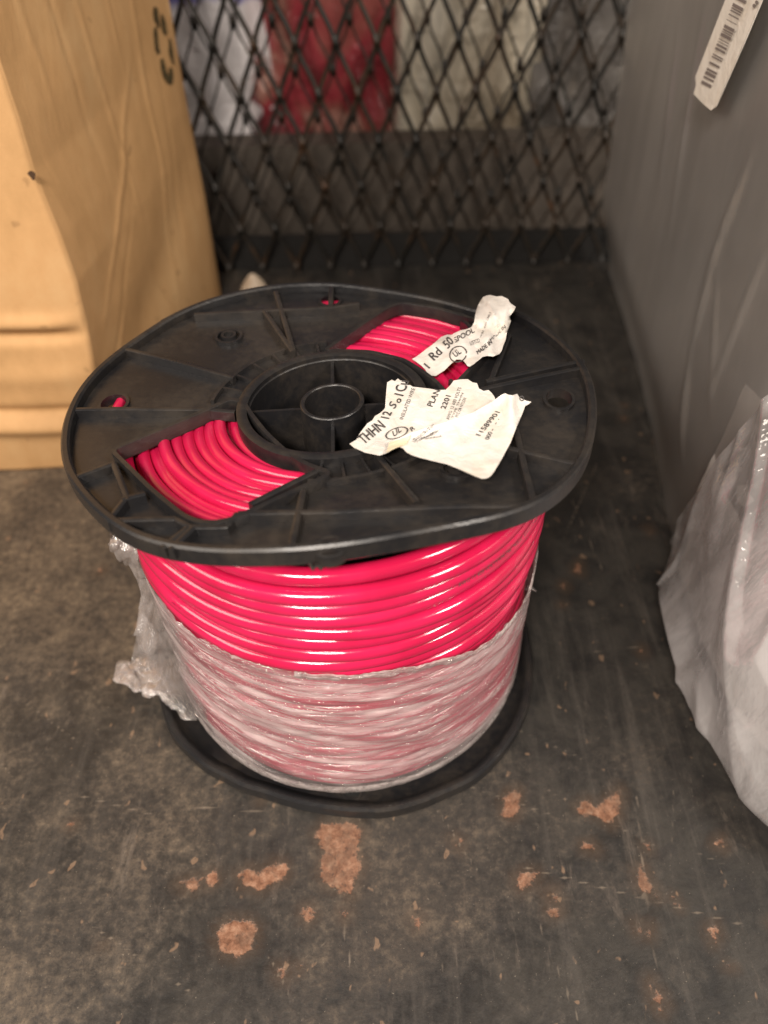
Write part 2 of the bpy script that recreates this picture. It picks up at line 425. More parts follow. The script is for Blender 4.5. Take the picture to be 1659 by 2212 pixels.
WIN1 = [(243, 972), (498, 862), (524, 868), (542, 896), (572, 934), (612, 972), (655, 1000), (714, 1022), (562, 1092), (500, 1120), (465, 1127), (430, 1125), (398, 1112), (322, 1050)]
WIN2 = [(703, 757), (838, 664), (868, 653), (940, 664), (1005, 682), (1068, 736), (1018, 792), (965, 848), (940, 820), (905, 795), (865, 773), (800, 758), (745, 756)]
win_polys = []
for w in (WIN1, WIN2):
    win_polys.append(resample(rounded([on_fl(*p) for p in w][::-1], .0030), .0022, True))
holes = []
for (px, py, ra, rb) in ((241, 857, .0052, .0062), (1210, 846, .0052, .0062), (712, 1166, .0045, .0045)):
    c = on_fl(px, py); holes.append([c + np.array([ra * math.cos(t), rb * math.sin(t)]) for t in np.linspace(0, 2 * math.pi, 20, endpoint=False)])
c = C0 + np.array([-.004, .088]); holes.append([c + .0045 * np.array([math.cos(t), math.sin(t)]) for t in np.linspace(0, 2 * math.pi, 20, endpoint=False)])
HUBR = .0337
hubl = [C0 + HUBR * np.array([math.cos(t), math.sin(t)]) for t in np.linspace(0, 2 * math.pi, 90, endpoint=False)]

def rim_pt(a, dr=0.0):
    r = look(RR, a) + dr; x = OX + r * math.cos(a); y = OY + r * math.sin(a)
    return np.array([x, y, surf(x, y)])

def build_top_flange():
    WEB = -.0042; TK = .0022
    outer = [rim_pt(2 * math.pi * i / 260, -.0015)[:2] for i in range(260)]
    loops = [outer, hubl] + win_polys + holes
    verts = []; cons = []
    for l in loops:
        n0 = len(verts); verts += [Vector((float(p[0]), float(p[1]))) for p in l]
        cons += [(n0 + i, n0 + (i + 1) % len(l)) for i in range(len(l))]
    allb = np.array([tuple(v) for v in verts])
    for gx in np.arange(-.108, .112, .0035):
        for gy in np.arange(-.112, .112, .0035):
            p = np.array([gx + OX, gy + OY])
            if np.min(np.abs(allb - p).sum(1)) > .002: verts.append(Vector((float(p[0]), float(p[1]))))
    vs, es, fs, *_ = delaunay_2d_cdt(verts, cons, [], 0, 1e-7)
    V = np.array([(v[0], v[1]) for v in vs])
    cen = np.array([V[list(f)].mean(0) for f in fs])
    keep = polydist(cen, outer) < 0
    for l in loops[1:]: keep &= polydist(cen, l) > 0
    F = [tuple(f) for f, k in zip(fs, keep) if k]
    used = sorted({i for f in F for i in f}); mp = {u: i for i, u in enumerate(used)}
    F = [tuple(mp[i] for i in f) for f in F]; V = V[used]; n = len(V)
    top = [(x, y, surf(x, y) + WEB) for x, y in V]; bot = [(x, y, surf(x, y) + WEB - TK) for x, y in V]
    mb = MB(); faces = list(F) + [tuple(reversed([i + n for i in f])) for f in F]
    cnt = {}
    for f in F:
        for a, b in zip(f, f[1:] + f[:1]): cnt[(a, b)] = 1
    for (a, b) in cnt:
        if (b, a) not in cnt: faces.append((b, a, a + n, b + n))
    mb.add(top + bot, faces)
    # rim
    na = 360; ring = [rim_pt(2 * math.pi * i / na) for i in range(na)]
    prof = [(-.0032, -.0058), (-.0030, -.0008), (-.0022, 0), (-.0006, .0001), (.0002, -.0007), (.0003, -RIMH + .0006), (-.0002, -RIMH), (-.0022, -RIMH)]
    mb.sweep(ring, prof, True)
    def lift(pts2, dz=0): return [np.array([p[0], p[1], surf(p[0], p[1]) + dz]) for p in pts2]
    # walls round the two windows
    for w in win_polys: mb.sweep(lift(w), [(-.0005, .0002), (.0011, .0002), (.0013, -.0003), (.0013, -.0056), (-.0005, -.0056), (-.0007, -.0002)], True)
    for hl in holes: mb.sweep(lift(hl), [(-.0002, WEB + .0012), (.0010, WEB + .0012), (.0010, WEB - .003), (-.0002, WEB - .003)], True)
    # ribs: raised bars on the web
    def rib(pts, w=.0022, top=-.0004, px=True):
        p2 = [on_fl(*p) for p in pts] if px else [C0 + np.array(p) / 1000 for p in pts]
        mb.sweep(lift(resample(p2, .004)), [(-w * .62, WEB - .0005), (-w * .5, top - .0003), (-w * .3, top), (w * .3, top), (w * .5, top - .0003), (w * .62, WEB - .0005)])
    R_ = [[(163, 881), (437, 881)], [(262, 749), (375, 776), (505, 812)], [(419, 676), (565, 668), (713, 661), (775, 652)], [(571, 669), (632, 756)], [(713, 661), (716, 618)], 
          [(233, 1120), (379, 1116)], [(513, 1105), (713, 1101), (912, 1092), (1134, 1088)], [(379, 1116), (411, 1134), (488, 1134), (513, 1105)],
          [(405, 1136), (349, 1180)], [(417, 1136), (367, 1184)], [(153, 1031), (244, 997)], [(262, 1075), (312, 1062)], [(655, 1055), (628, 1180)], [(1035, 838), (1265, 789)], [(1050, 820), (1262, 775)],
          [(1095, 963), (1242, 997)], [(1115, 922), (1154, 1081)], [(815, 978), (900, 1080)],  [(244, 997), (275, 1075)], [(350, 690), (395, 668)],
          [(690, 1010), (540, 1085)],  [(235, 1118), (266, 1078)], [(1000, 690), (1040, 740)], [(1100, 720), (1060, 820)]]
    for l in R_: rib(l)
    for l in ([(-30, 93), (-18, 40)], [(-38, -3), (-55, 0)]): rib(l, px=False)
    # broken ring round the hub
    for a0, a1, rr, tp in ((0, 6.283, HUBR + .0018, 0.0004), (95, 172, .049, -.002), (262, 330, .0495, -.0016), (355, 15, .049, -.002)):
        if rr < .04: arc = np.linspace(0, 2 * math.pi, 100, endpoint=False); cl = True
        else:
            if a1 < a0: a1 += 360
            arc = np.radians(np.linspace(a0, a1, 30)); cl = False
        pts = [C0 + rr * np.array([math.cos(t), math.sin(t)]) for t in arc]
        w = .0034 if cl else .0014
        if cl: mb.sweep(lift(pts), [(-w * .7, -.012), (-w * .6, tp - .0004), (-w * .3, tp), (w * .3, tp), (w * .6, tp - .0004), (w * .7, -.012)], True)
        else: mb.sweep(lift(pts), [(-w * .6, WEB - .0005), (-w * .5, tp), (w * .5, tp), (w * .6, WEB - .0005)])
    for k in list(range(100, 172, 12)) + list(range(266, 330, 11)):
        t = math.radians(k); mb.sweep(lift(resample([C0 + .037 * np.array([math.cos(t), math.sin(t)]), C0 + .0485 * np.array([math.cos(t), math.sin(t)])], .003)),
                                      [(-.0007, WEB - .0005), (-.0005, -.0022), (.0005, -.0022), (.0007, WEB - .0005)])
    # moulded bosses
    for px, py in ((495, 731), (988, 1017)):
        c = on_fl(px, py, WEB)
        for rr, tp in ((.0056, .0016), (.0028, .0022)):
            mb.sweep(lift([c + rr * np.array([math.cos(t), math.sin(t)]) for t in np.linspace(0, 2 * math.pi, 28, endpoint=False)]),
                     [(-.0009, WEB - .0005), (-.0006, WEB + tp), (.0006, WEB + tp), (.0009, WEB - .0005)], True)
    # torn burr on the front rim
    e = rim_pt(math.radians(-90.5)); 
    burr = []
    for k in range(7): burr.append(e + np.array([-.003 + .0011 * k, -.0006 - .0005 * math.sin(k), -.0062 - .0022 * abs(math.sin(k * 1.7))]))
    mb.tube(burr, [.0006, .0011, .0008, .0013, .0009, .0007, .0003], seg=6)
    o = mb.build('top_flange', PLAST, SPOOL); autosmooth(o, 35)
    return o
build_top_flange()

def build_hub():
    mb = MB(); n = 96
    def ring(r, za, zb, thick, tilt=True, seg=n):
        vs = []; fs = []
        prof = [(r, zb), (r, za - .0004), (r + .0004 * (1 if thick > 0 else -1), za), (r + thick - .0004 * (1 if thick > 0 else -1), za), (r + thick, za - .0004), (r + thick, zb)]
        m = len(prof)
        for i in range(seg):
            t = 2 * math.pi * i / seg
            for (q, z) in prof:
                x = OX + q * math.cos(t); y = OY + q * math.sin(t)
                zz = z if z < .05 else z + TX * (x - OX) + TY * (y - OY)
                vs.append((x, y, zz))
        for i in range(seg):
            j = (i + 1) % seg
            for k in range(m): fs.append((i * m + k, j * m + k, j * m + (k + 1) % m, i * m + (k + 1) % m))
        mb.add(vs, fs)
    ring(HUBR - .0010, H0 - .0015, .004, .0030)
    ring(.0108, H0 + .0002, .004, .0018)
    for k in range(4):
        t = math.radians(k * 90 + (2 if k % 2 else 0)); d = np.array([math.cos(t), math.sin(t)]); nn = np.array([-d[1], d[0]]) * .00065
        a = C0 + d * .0118; b = C0 + d * (HUBR - .0008)
        vs = []
        for p in (a, b):
            for s_ in (-1, 1):
                q = p + nn * s_; zt = H0 - .0028 + TX * (q[0] - OX) + TY * (q[1] - OY)
                vs += [(q[0], q[1], .004), (q[0], q[1], zt)]
        mb.add(vs, [(0, 1, 5, 4), (2, 6, 7, 3), (1, 3, 7, 5), (0, 4, 6, 2)])
    # closed bottom of the core
    vs = [(OX + HUBR * math.cos(t), OY + HUBR * math.sin(t), .02) for t in np.linspace(0, 2 * math.pi, 60, endpoint=False)]
    mb.add(vs, [tuple(range(60))])
    o = mb.build('hub', PLAST, SPOOL); autosmooth(o, 35)
build_hub()

def build_bottom_flange():
    outp = [(326, 1436), (351, 1537), (370, 1593), (427, 1656), (502, 1700), (596, 1735), (691, 1757), (760, 1768), (848, 1766), (942, 1735), (1036, 1687), (1099, 1619), (1137, 1550), (1149, 1474), (1142, 1390)]
    tb = [at_z(a, b, .001)[:2] for a, b in outp]
    tb = np.array([(math.atan2(p[1], p[0] - .001), math.hypot(p[0] - .001, p[1])) for p in tb])
    def rad(a):
        d = (tb[:, 0] - a + math.pi) % (2 * math.pi) - math.pi; w = np.exp(-(d / .13) ** 2)
        return float(((w * tb[:, 1]).sum() + .02 * .0985) / (w.sum() + .02))
    n = 240; vs = []; fs = []
    prof = [(-.062, .0030), (-.012, .0032), (-.0075, .0040), (-.0052, .0062), (-.0034, .0078), (-.0016, .0082), (-.0003, .0068), (0, .0012), (-.0010, .0002), (-.062, .0002)]
    m = len(prof)
    for i in range(n):
        a = 2 * math.pi * i / n; r = rad(a)
        for k, (d, z) in enumerate(prof):
            q = max(.03, r + d)
            vs.append((.001 + q * math.cos(a), q * math.sin(a), z + (.0006 * math.sin(3 * a + 1) if 2 < k < 8 else 0)))
    for i in range(n):
        j = (i + 1) % n
        for k in range(m): fs.append((i * m + k, j * m + k, j * m + (k + 1) % m, i * m + (k + 1) % m))
    mb = MB(); mb.add(vs, fs)
    c = at_z(760, 1712, .0034)   # small round hole with its raised edge
    mb.sweep([np.array([c[0] + .0042 * math.cos(t), c[1] + .0042 * math.sin(t), .0034]) for t in np.linspace(0, 2 * math.pi, 24, endpoint=False)], [(-.0005, -.001), (-.0004, .0007), (.0006, .0007), (.0009, -.001)], True)
    o = mb.build('bottom_flange', PLAST, SPOOL); autosmooth(o, 35)
    d = MB(); d.add([(c[0] + .0036 * math.cos(t), c[1] + .0036 * math.sin(t), .00365) for t in np.linspace(0, 2 * math.pi, 24, endpoint=False)], [tuple(range(24))])  # near-black disc on the solid web, painted as the shade inside the opening
    d.build('hole_disc', m_flat('hole_shade', (.003, .003, .003), .9), o)
build_bottom_flange()

def text_geo(txt, extr=False):
    cu = bpy.data.curves.new('t', 'FONT'); cu.body = txt; cu.size = 1.0; cu.resolution_u = 3; cu.fill_mode = 'FRONT'
    o = bpy.data.objects.new('t', cu); COL.objects.link(o)
    dg = bpy.context.evaluated_depsgraph_get(); me = bpy.data.meshes.new_from_object(o.evaluated_get(dg))
    V = np.array([v.co[:2] for v in me.vertices]) if len(me.vertices) else np.zeros((0, 2)); F = [tuple(p.vertices) for p in me.polygons]
    bpy.data.objects.remove(o); bpy.data.curves.remove(cu); bpy.data.meshes.remove(me)
    return V, F
CX, CY = .0025, .0005
def build_wire():
    mb = MB(); rs = random.Random(3)
    # outer layer of turns
    r = .0035; z = .1545; k = 0
    N = 220
    tiltp = [(0.0, 0)] 
    zs = []
    while z > .0085:
        zs.append(z); z -= .0066 + rs.uniform(-.0005, .0006)
    for k, z0 in enumerate(zs):
        ph = rs.uniform(0, 6.28); am = rs.uniform(.0003, .0010); rad0 = (.0853 if z0 > .103 else .0836) + rs.uniform(-.0016, .0003)
        ph2 = rs.uniform(0, 6.28)
        # upper turns sag at the front and lift at the left, opening the dark gap there
        pts = []
        for i in range(N):
            a = 2 * math.pi * i / N
            zz = z0 + am * math.sin(a + ph)
            lf = math.exp(-(((a - math.radians(215) + math.pi) % (2 * math.pi) - math.pi) / .42) ** 2)
            if k <= 3: zz += .0065 * lf * (1 - .1 * k)
            else: zz += .0022 * lf
            zz = min(zz, H0 + TX * (rad0 * math.cos(a)) + TY * rad0 * math.sin(a) - .0130 + (look(DZ, a) if look(DZ, a) < 0 else look(DZ, a) * .5))
            rr = rad0 + .0007 * math.sin(2 * a + ph2) + .0005 * math.sin(5 * a + ph)
            if k == 0: rr -= .002
            pts.append((CX + rr * math.cos(a), CY + rr * math.sin(a), zz))
        mb.tube(pts, r, True, 14, 1)
    # second layer showing in the gaps
    zz0 = .150
    while zz0 > .012:
        pts = [(CX + .0785 * math.cos(a), CY + .0785 * math.sin(a), zz0 + .001 * math.sin(a + zz0 * 90)) for a in np.linspace(0, 2 * math.pi, 120, endpoint=False)]
        mb.tube(pts, .0035, True, 10); zz0 -= .0069
    # flat end layers seen through the flange windows
    for layer in range(3):
        q = .0405 + layer * .0022
        while q < .0872 - layer * .001:
            ph = rs.uniform(0, 6.28); ecc = rs.uniform(0, .0024); zj = rs.uniform(-.0030, .0014); pa = rs.uniform(0, 6.28)
            pts = []
            for i in range(180):
                a = 2 * math.pi * i / 180; rr = q + ecc * math.cos(a - ph) + .0004 * math.sin(3 * a + pa)
                x, y = CX + rr * math.cos(a), CY + rr * math.sin(a)
                z = surf(x, y) - .0074 - layer * .0038 + min(.0004, zj + .0012 * math.sin(a + pa)) - (.011 * sm(.7, .9, math.cos(a)) if q > .0835 else 0)
                pts.append((x, y, z))
            mb.tube(pts, .00245, True, 12); q = .0868 if .0835 < q < .0866 else q + .0042 + rs.uniform(-.0005, .0010)
    wire = mb.build('wire', WIRE, SPOOL)
    # faint printing on the jacket
    V_, F_ = text_geo('AWG 12 600 VOLTS NYLON  THHN  AWG 12 600 VOLTS NYLON')
    for (zt, a0, side) in ((zs[5], -135, -.5), (zs[2], -60, .2)):
        pm = MB(); vs = []
        for v in V_:
            a = math.radians(a0) + v[0] * .0021 / .088; th = side + (v[1] - .35) * .0021 / r
            rr = .0852 + (r + .0006) * math.cos(th)
            vs.append((CX + rr * math.cos(a), CY + rr * math.sin(a), zt + (r + .0006) * math.sin(th)))
        pm.add(vs, F_); pm.build('wire_print', INK, wire, False)
build_wire()

# ------------------------------------------------------------------ stretch film
def build_film():
    n, m = 420, 90; vs = []; fs = []; uv = []
    def ztop(a):
        d = lambda c, w: math.exp(-(((a - math.radians(c) + math.pi) % (2 * math.pi) - math.pi) / w) ** 2)
        z = .1075 + .003 * d(-150, .5) - .017 * d(-35, .55) - .008 * d(5, .5)
        return z + .0016 * fbm(a * 5, 3.3) + .0008 * fbm(a * 25, 1.3)
    for j in range(m + 1):
        t = j / m
        for i in range(n):
            a = 2 * math.pi * i / n - math.pi
            zt = ztop(a); z = .0105 + (zt - .0105) * t
            # soft tension folds that run nearly round the coil
            w1 = noise.noise(Vector((math.cos(a) * 2.2, math.sin(a) * 2.2, z * 150 + 5 * math.sin(a * 1.0 + 1))))
            w2 = noise.noise(Vector((math.cos(a) * 9, math.sin(a) * 9, z * 420)))
            rr = .0885 + .0011 * w1 + .0005 * w2 + .0009 * sm(.93, 1, t) * (.5 + noise.noise(Vector((a * 30, 7, 0)))) - .0010 * (1 - sm(0, .10, t))
            vs.append((CX + rr * math.cos(a), CY + rr * math.sin(a), z)); uv.append((a * 1.0 + 4, z * 10 + .12 * math.sin(a + 1)))
    for j in range(m):
        for i in range(n):
            i2 = (i + 1) % n
            if i2 == 0: continue
            fs.append((j * n + i, j * n + i2, (j + 1) * n + i2, (j + 1) * n + i))
    o = mesh_obj('stretch_film', vs, fs, FILM, SPOOL, uvs=uv)
    # rolled lower and upper edges of the film
    vs = []; fs = []; uv = []
    def band(zf, wdt, rr0, seed, a0=-180, a1=180, amp=1):
        nn = 420; base = len(vs)
        for i in range(nn + 1):
            a = math.radians(a0 + (a1 - a0) * i / nn)
            for k in range(7):
                t = k / 6; z = zf(a) + wdt * (t - .5) * (1 + .6 * amp * fbm(a * 7, seed)); rr = rr0 + .0006 * math.sin(t * math.pi) + .0004 * amp * fbm(a * 9, seed + k * .4)
                vs.append((CX + rr * math.cos(a), CY + rr * math.sin(a), z)); uv.append((a * 1.6 + seed, z * 14 + seed))
        for i in range(nn):
            for k in range(6): fs.append((base + i * 7 + k, base + (i + 1) * 7 + k, base + (i + 1) * 7 + k + 1, base + i * 7 + k + 1))
    band(lambda a: .0135, .0060, .0880, 2.2, amp=.5)
    band(lambda a: ztop(a) - .0020, .0038, .0886, 5.1, -100, 10, .8)
    mesh_obj('film_fold', vs, fs, FILM_R, o, uvs=uv)
    # bunched loose film at the left side
    outl = [((262, 1150), (300, 1170)), ((229, 1172), (300, 1190)), ((262, 1205), (300, 1215)), ((291, 1245), (310, 1250)), ((303, 1300), (330, 1310)), ((296, 1345), (350, 1350)), ((286, 1395), (370, 1390)), ((287, 1423), (385, 1410)), ((340, 1437), (400, 1440)),
            ((350, 1462), (415, 1470)), ((342, 1486), (425, 1490)), ((300, 1520), (430, 1515)), ((288, 1545), (438, 1530)), ((302, 1574), (445, 1545)), ((370, 1576), (452, 1556)), ((430, 1556), (462, 1566))]
    o2 = None
    for L in range(4):
        vs = []; fs = []; nt = 130; ns = 34
        for i in range(nt + 1):
            t = i / nt * (len(outl) - 1); k = min(int(t), len(outl) - 2); f = t - k
            A = np.array(outl[k][0]) * (1 - f) + np.array(outl[k + 1][0]) * f
            B = np.array(outl[k][1]) * (1 - f) + np.array(outl[k + 1][1]) * f
            B = B + np.array([20, 6]) * (1 if i > 20 else 0)
            for j in range(ns + 1):
                s = j / ns; sh = 1 - L * .13 * (.5 + .5 * math.sin(t * 2 + L))
                q = B + (A - B) * s * sh
                yy = -.020 - .030 * (1 - s) * sm(0, .5, i / nt) - .006 * (1 - s)
                p = at_y(q[0], q[1], yy)
                c1 = noise.noise(Vector((q[0] / 30, q[1] / 30, L * 7.3))); c2 = noise.noise(Vector((q[0] / 18, q[1] / 24, L * 3.1))); c3 = abs(noise.noise(Vector((q[0] / 20, q[1] / 45, L * 5 + 9))))
                p = p + np.array([0, 1, 0]) * (.008 * c1 + .0015 * c2) * (0.3 + s) + np.array([.0, .002 * L, 0]) + np.array([0, 0, 1]) * (.0012 * c2)
                p = p + np.array([1, 0, 0]) * .003 * (c3 - .2)
                if p[2] < .010: p[2] = .010 + .002 * c1
                vs.append(p)
        for i in range(nt):
            for j in range(ns): fs.append((i * (ns + 1) + j, (i + 1) * (ns + 1) + j, (i + 1) * (ns + 1) + j + 1, i * (ns + 1) + j + 1))
        if L == 0: allv, allf = vs, fs
        else:
            b = len(allv); allv = allv + vs; allf = allf + [tuple(q + b for q in f) for f in fs]
    mesh_obj('loose_film_bunch', allv, allf, FILM_B, o)
    # frayed tuft on the right side
    mb = MB(); rs = random.Random(9)
    for k in range(7):
        p0 = at_y(1128 + rs.uniform(-14, 22), 1268 + rs.uniform(-22, 26), -.012); d = np.array([rs.uniform(-.2, 1), rs.uniform(-1, .3), rs.uniform(-.8, .8)]); d /= np.linalg.norm(d)
        pts = [p0 + d * .0013 * s + np.array([rs.uniform(-1, 1), rs.uniform(-1, 1), rs.uniform(-1, 1)]) * .0006 for s in range(4)]
        mb.tube(pts, [.0016, .0014, .0008, .0003], seg=6)
    mb.build('film_tuft', FILM_B, o)
build_film()

# ------------------------------------------------------------------ paper labels
Z3 = lambda l: [(740.6 + .2645 * a, 614.4 + .2645 * b) for a, b in l]
def z3(a, b): return (740.6 + .2645 * a, 614.4 + .2645 * b)
def paper_sheet(name, poly_px, hf, mat, parent, step=.0022, thick=.00022, label=None):
    zb = .0012
    def place(px, py):
        z = H0
        for _ in range(12):
            p = at_z(px, py, z); z = .5 * z + .5 * (surf(p[0], p[1]) + hf(px, py))
        return at_z(px, py, z)
    P = np.array(poly_px, float)
    n0 = len(P); st = 7.0
    bd = resample(P, st, True); verts = [Vector((float(p[0]), float(p[1]))) for p in bd]; cons = [(i, (i + 1) % len(bd)) for i in range(len(bd))]
    bb = np.array([tuple(v) for v in verts])
    for gx in np.arange(P[:, 0].min(), P[:, 0].max(), st):
        for gy in np.arange(P[:, 1].min(), P[:, 1].max(), st):
            q = np.array([gx + (3 if int(gy / st) % 2 else 0), gy])
            if polydist(q[None], bb)[0] < -2.5: verts.append(Vector((float(q[0]), float(q[1]))))
    vs, es, fs, *_ = delaunay_2d_cdt(verts, cons, [], 0, 1e-6)
    V = np.array([(v[0], v[1]) for v in vs]); cen = np.array([V[list(f)].mean(0) for f in fs])
    keep = polydist(cen, bb) < 0
    F = [tuple(f) for f, k in zip(fs, keep) if k]; n = len(V)
    top = [place(*v) for v in V]; bot = [p - np.array([0, 0, thick]) for p in top]
    faces = [tuple(reversed(f)) for f in F] + [tuple(i + n for i in f) for f in F]
    E = {(a, b) for f in F for a, b in zip(f, f[1:] + f[:1])}
    for a, b in E:
        if (b, a) not in E: faces.append((a, b, b + n, a + n))
    o = mesh_obj(name, top + bot, faces, mat, parent)
    return autosmooth(o, 60), place

def put_text(mb, txt, org, end, up, place, lift=.00025, bold=0.0):
    """text from org to end (its full width), 'up' = cap height vector"""
    V, F = text_geo(txt)
    if not len(V): return
    w = V[:, 0].max(); hgt = .70
    org = np.array(org, float); dx = (np.array(end, float) - org) / w; dy = np.array(up, float) / hgt
    for off in ([(0, 0)] if not bold else [(0, 0), (bold, 0), (0, bold)]):
        pts = [place(*(org + dx * v[0] + dy * v[1] + np.array(off))) for v in V]
        e = lift + (off[0] * .00002 + off[1] * .00003)
        mb.add([p + np.array([0, -e * .7, e]) for p in pts], F)
def put_ring(mb, c, ax, bx_, w, place, lift=.0003, n=40):
    c = np.array(c, float); ax = np.array(ax, float); bx_ = np.array(bx_, float); vs = []; fs = []
    for i in range(n):
        t = 2 * math.pi * i / n; d = ax * math.cos(t) + bx_ * math.sin(t)
        for s in (1 - w, 1 + w): vs.append(place(*(c + d * s)) + np.array([0, -lift * .7, lift]))
    for i in range(n):
        j = (i + 1) % n; fs.append((2 * i, 2 * i + 1, 2 * j + 1, 2 * j))
    mb.add(vs, fs)

def build_labels():
    def h1(px, py):
        x = (px - 740.6) / .2645; y = (py - 614.4) / .2645
        return .0010 + .0007 * fbm(px / 45, py / 45, 2) + .0035 * sm(350, 60, x) * 0 + .0012 * sm(0, 1, ridge(px / 60, py / 90, 4) - .55)
    back = Z3([(55, 1300), (110, 1268), (135, 1220), (165, 1180), (200, 1135), (240, 1110), (262, 1075), (300, 1052), (322, 1035), (345, 1010), (350, 930), (356, 860), (362, 800), (400, 778), (425, 790), (450, 768), (470, 785), (500, 785), (520, 820), (550, 822), (570, 835), (700, 850), (780, 862), (840, 860), (880, 820), (905, 785),
               (960, 775), (1020, 773), (1060, 800), (1095, 806), (1112, 850), (1150, 870), (1190, 862), (1215, 885), (1240, 920), (1260, 990), (1090, 1090), (840, 1170), (570, 1250), (420, 1320), (380, 1365), (300, 1395), (180, 1370), (90, 1330)])
    # this part bridges the window and the hub
    la, place1 = paper_sheet('label', back, h1, PAPER, SPOOL)
    mb = MB()
    T = lambda s, a, b, up, **k: put_text(mb, s, z3(*a), z3(*b), (up[0] * .2645, up[1] * .2645), place1, **k)
    T('THHN', (172, 1308), (348, 1165), (-62, -60), bold=.9)
    T('12', (368, 1112), (400, 1046), (-68, -14), bold=.9)
    T('S', (420, 1022), (440, 985), (-50, -35), bold=.9); T('o', (464, 975), (480, 940), (-50, -20), bold=.9); T('l', (488, 918), (494, 905), (-72, -18), bold=.9); T('Cu', (506, 880), (540, 790), (-88, -8), bold=.9)
    T('INSULATED WIRE', (490, 1108), (592, 852), (-30, -6))
    T('PLAN', (728, 1004), (795, 868), (-46, -14), bold=.6)
    T('2201', (834, 1022), (880, 912), (-40, -8), bold=.6)
    T('AWG 12 600 VOLTS', (866, 1108), (968, 846), (-26, -6)); T('PVC OR NYLON', (940, 1088), (1010, 930), (-26, -6)); T('TYPE THHN', (900, 1096), (985, 890), (-16, -4))
    T('R', (560, 1205), (590, 1180), (-20, -28), bold=.6)
    put_ring(mb, z3(440, 1215), (23, -8), (4, 10), .07, place1); T('UL', (412, 1250), (478, 1200), (-12, -48), bold=.4)
    mb.build('label_print', INK, la, False)
    # upper flap folded over it
    fold = [(375, 1292), (560, 1210), (830, 1128), (1060, 1048), (1220, 958)]
    def h2(px, py):
        x = (px - 740.6) / .2645; y = (py - 614.4) / .2645
        yl = np.interp(x, [375, 560, 830, 1060, 1220, 1300], [1292, 1210, 1128, 1048, 958, 890]); d = (y - yl)
        rise = .0030 * math.exp(-max(d, 0) / 70) * sm(350, 600, x)
        rise += .0030 * math.exp(-((x - 1370) / 45) ** 2) * sm(1300, 950, y)
        c = .0014 * max(0, ridge(px / 50 + py / 110, py / 60 - px / 90, 8) - .62)
        return .0022 + rise + c + .0006 * fbm(px / 50, py / 50, 7)
    flap = Z3(fold + [(1290, 905), (1325, 888), (1350, 900), (1385, 905), (1425, 893), (1440, 920), (1462, 935), (1500, 950), (1538, 958), (1520, 975), (1490, 990), (1470, 1045), (1420, 1160), (1370, 1290), (1300, 1420), (1240, 1520), (1215, 1555), (1190, 1575), (1160, 1583), (1130, 1582), (1080, 1563), (960, 1510), (850, 1465), (740, 1440), (640, 1415), (560, 1390), (520, 1368), (490, 1335), (460, 1325), (400, 1340), (372, 1325)])
    lb, place2 = paper_sheet('label_flap', flap, h2, PAPER, la)
    mb = MB()
    def T2(s, a, b, up, **k): put_text(mb, s, z3(*a), z3(*b), (up[0] * .2645, up[1] * .2645), place2, **k)
    T2('11589901', (1112, 1248), (1282, 1046), (-38, -12), bold=.6); T2('000', (1190, 1272), (1222, 1210), (-34, -8), bold=.4); T2('-  - .', (1225, 1200), (1275, 1100), (-26, -6), bold=.6)
    T2('O', (1434, 940), (1470, 960), (14, -38), bold=.6)
    rs = random.Random(4)
    for k in range(6):     # smudged rows of small print next to the fold
        a = (560 + k * 22, 1292 - k * 4 + rs.uniform(-6, 6)); b = (800 + rs.uniform(-60, 10), 1150 + k * 19)
        T2(''.join(rs.choice('-=:.') for _ in range(16)), a, b, (-12, -14), bold=.4)
    mb.build('label_print', INK, lb, False)
    yel, _ = paper_sheet('adhesive_backing', Z3([(380, 1288), (470, 1262), (560, 1228), (520, 1300), (470, 1320), (430, 1335), (355, 1372)]), lambda a, b: h2(a, b) + .0006, m_paper('yellowed_backing', (.72, .62, .44), (.68, .54, .34)), la)
    # second torn strip across the other window
    def h3(px, py):
        x = (px - 740.6) / .2645; y = (py - 614.4) / .2645
        base = -.0032 * sm(1000, 800, x) + .0012 + .0055 * sm(1060, 1250, x) * sm(500, 150, y)
        return base + .0014 * fbm(px / 28, py / 28, 12) + .0026 * max(0, ridge(px / 26 + 3, py / 45, 5) - .5) * sm(950, 1100, x)
    strip = Z3([(565, 608), (600, 590), (640, 560), (690, 520), (720, 500), (760, 468), (800, 430), (850, 410), (890, 412), (905, 400), (960, 375), (1010, 365), (1050, 350), (1072, 310), (1085, 230), (1100, 180), (1120, 140), (1145, 105), (1170, 92), (1200, 86), (1260, 98), (1300, 95), (1350, 120), (1362, 145), (1385, 165), (1412, 183), (1400, 210), (1385, 230),
                (1360, 262), (1372, 300), (1362, 330), (1340, 390), (1330, 450), (1310, 500), (1298, 540), (1280, 565), (1230, 586), (1180, 580), (1140, 590), (1080, 640), (1040, 668), (1020, 665), (990, 625), (960, 610), (930, 610), (880, 650), (830, 700), (795, 722), (760, 745), (700, 738), (670, 690), (640, 660), (600, 630)])
    lc, place3 = paper_sheet('label_strip', strip, h3, PAPER, SPOOL)
    mb = MB()
    def T3(s, a, b, up, **k): put_text(mb, s, z3(*a), z3(*b), (up[0] * .2645, up[1] * .2645), place3, **k)
    T3('1', (690, 700), (712, 682), (-48, -40), bold=.9); T3('Rd', (740, 628), (812, 560), (-52, -50), bold=.9); T3('50', (856, 530), (905, 470), (-50, -50), bold=.9)
    T3('SPOOL', (915, 478), (1075, 390), (-14, -40), bold=.6)
    put_ring(mb, z3(940, 572), (15, -11), (10, 13), .07, place3); T3('UL', (918, 598), (968, 560), (-30, -38), bold=.6)
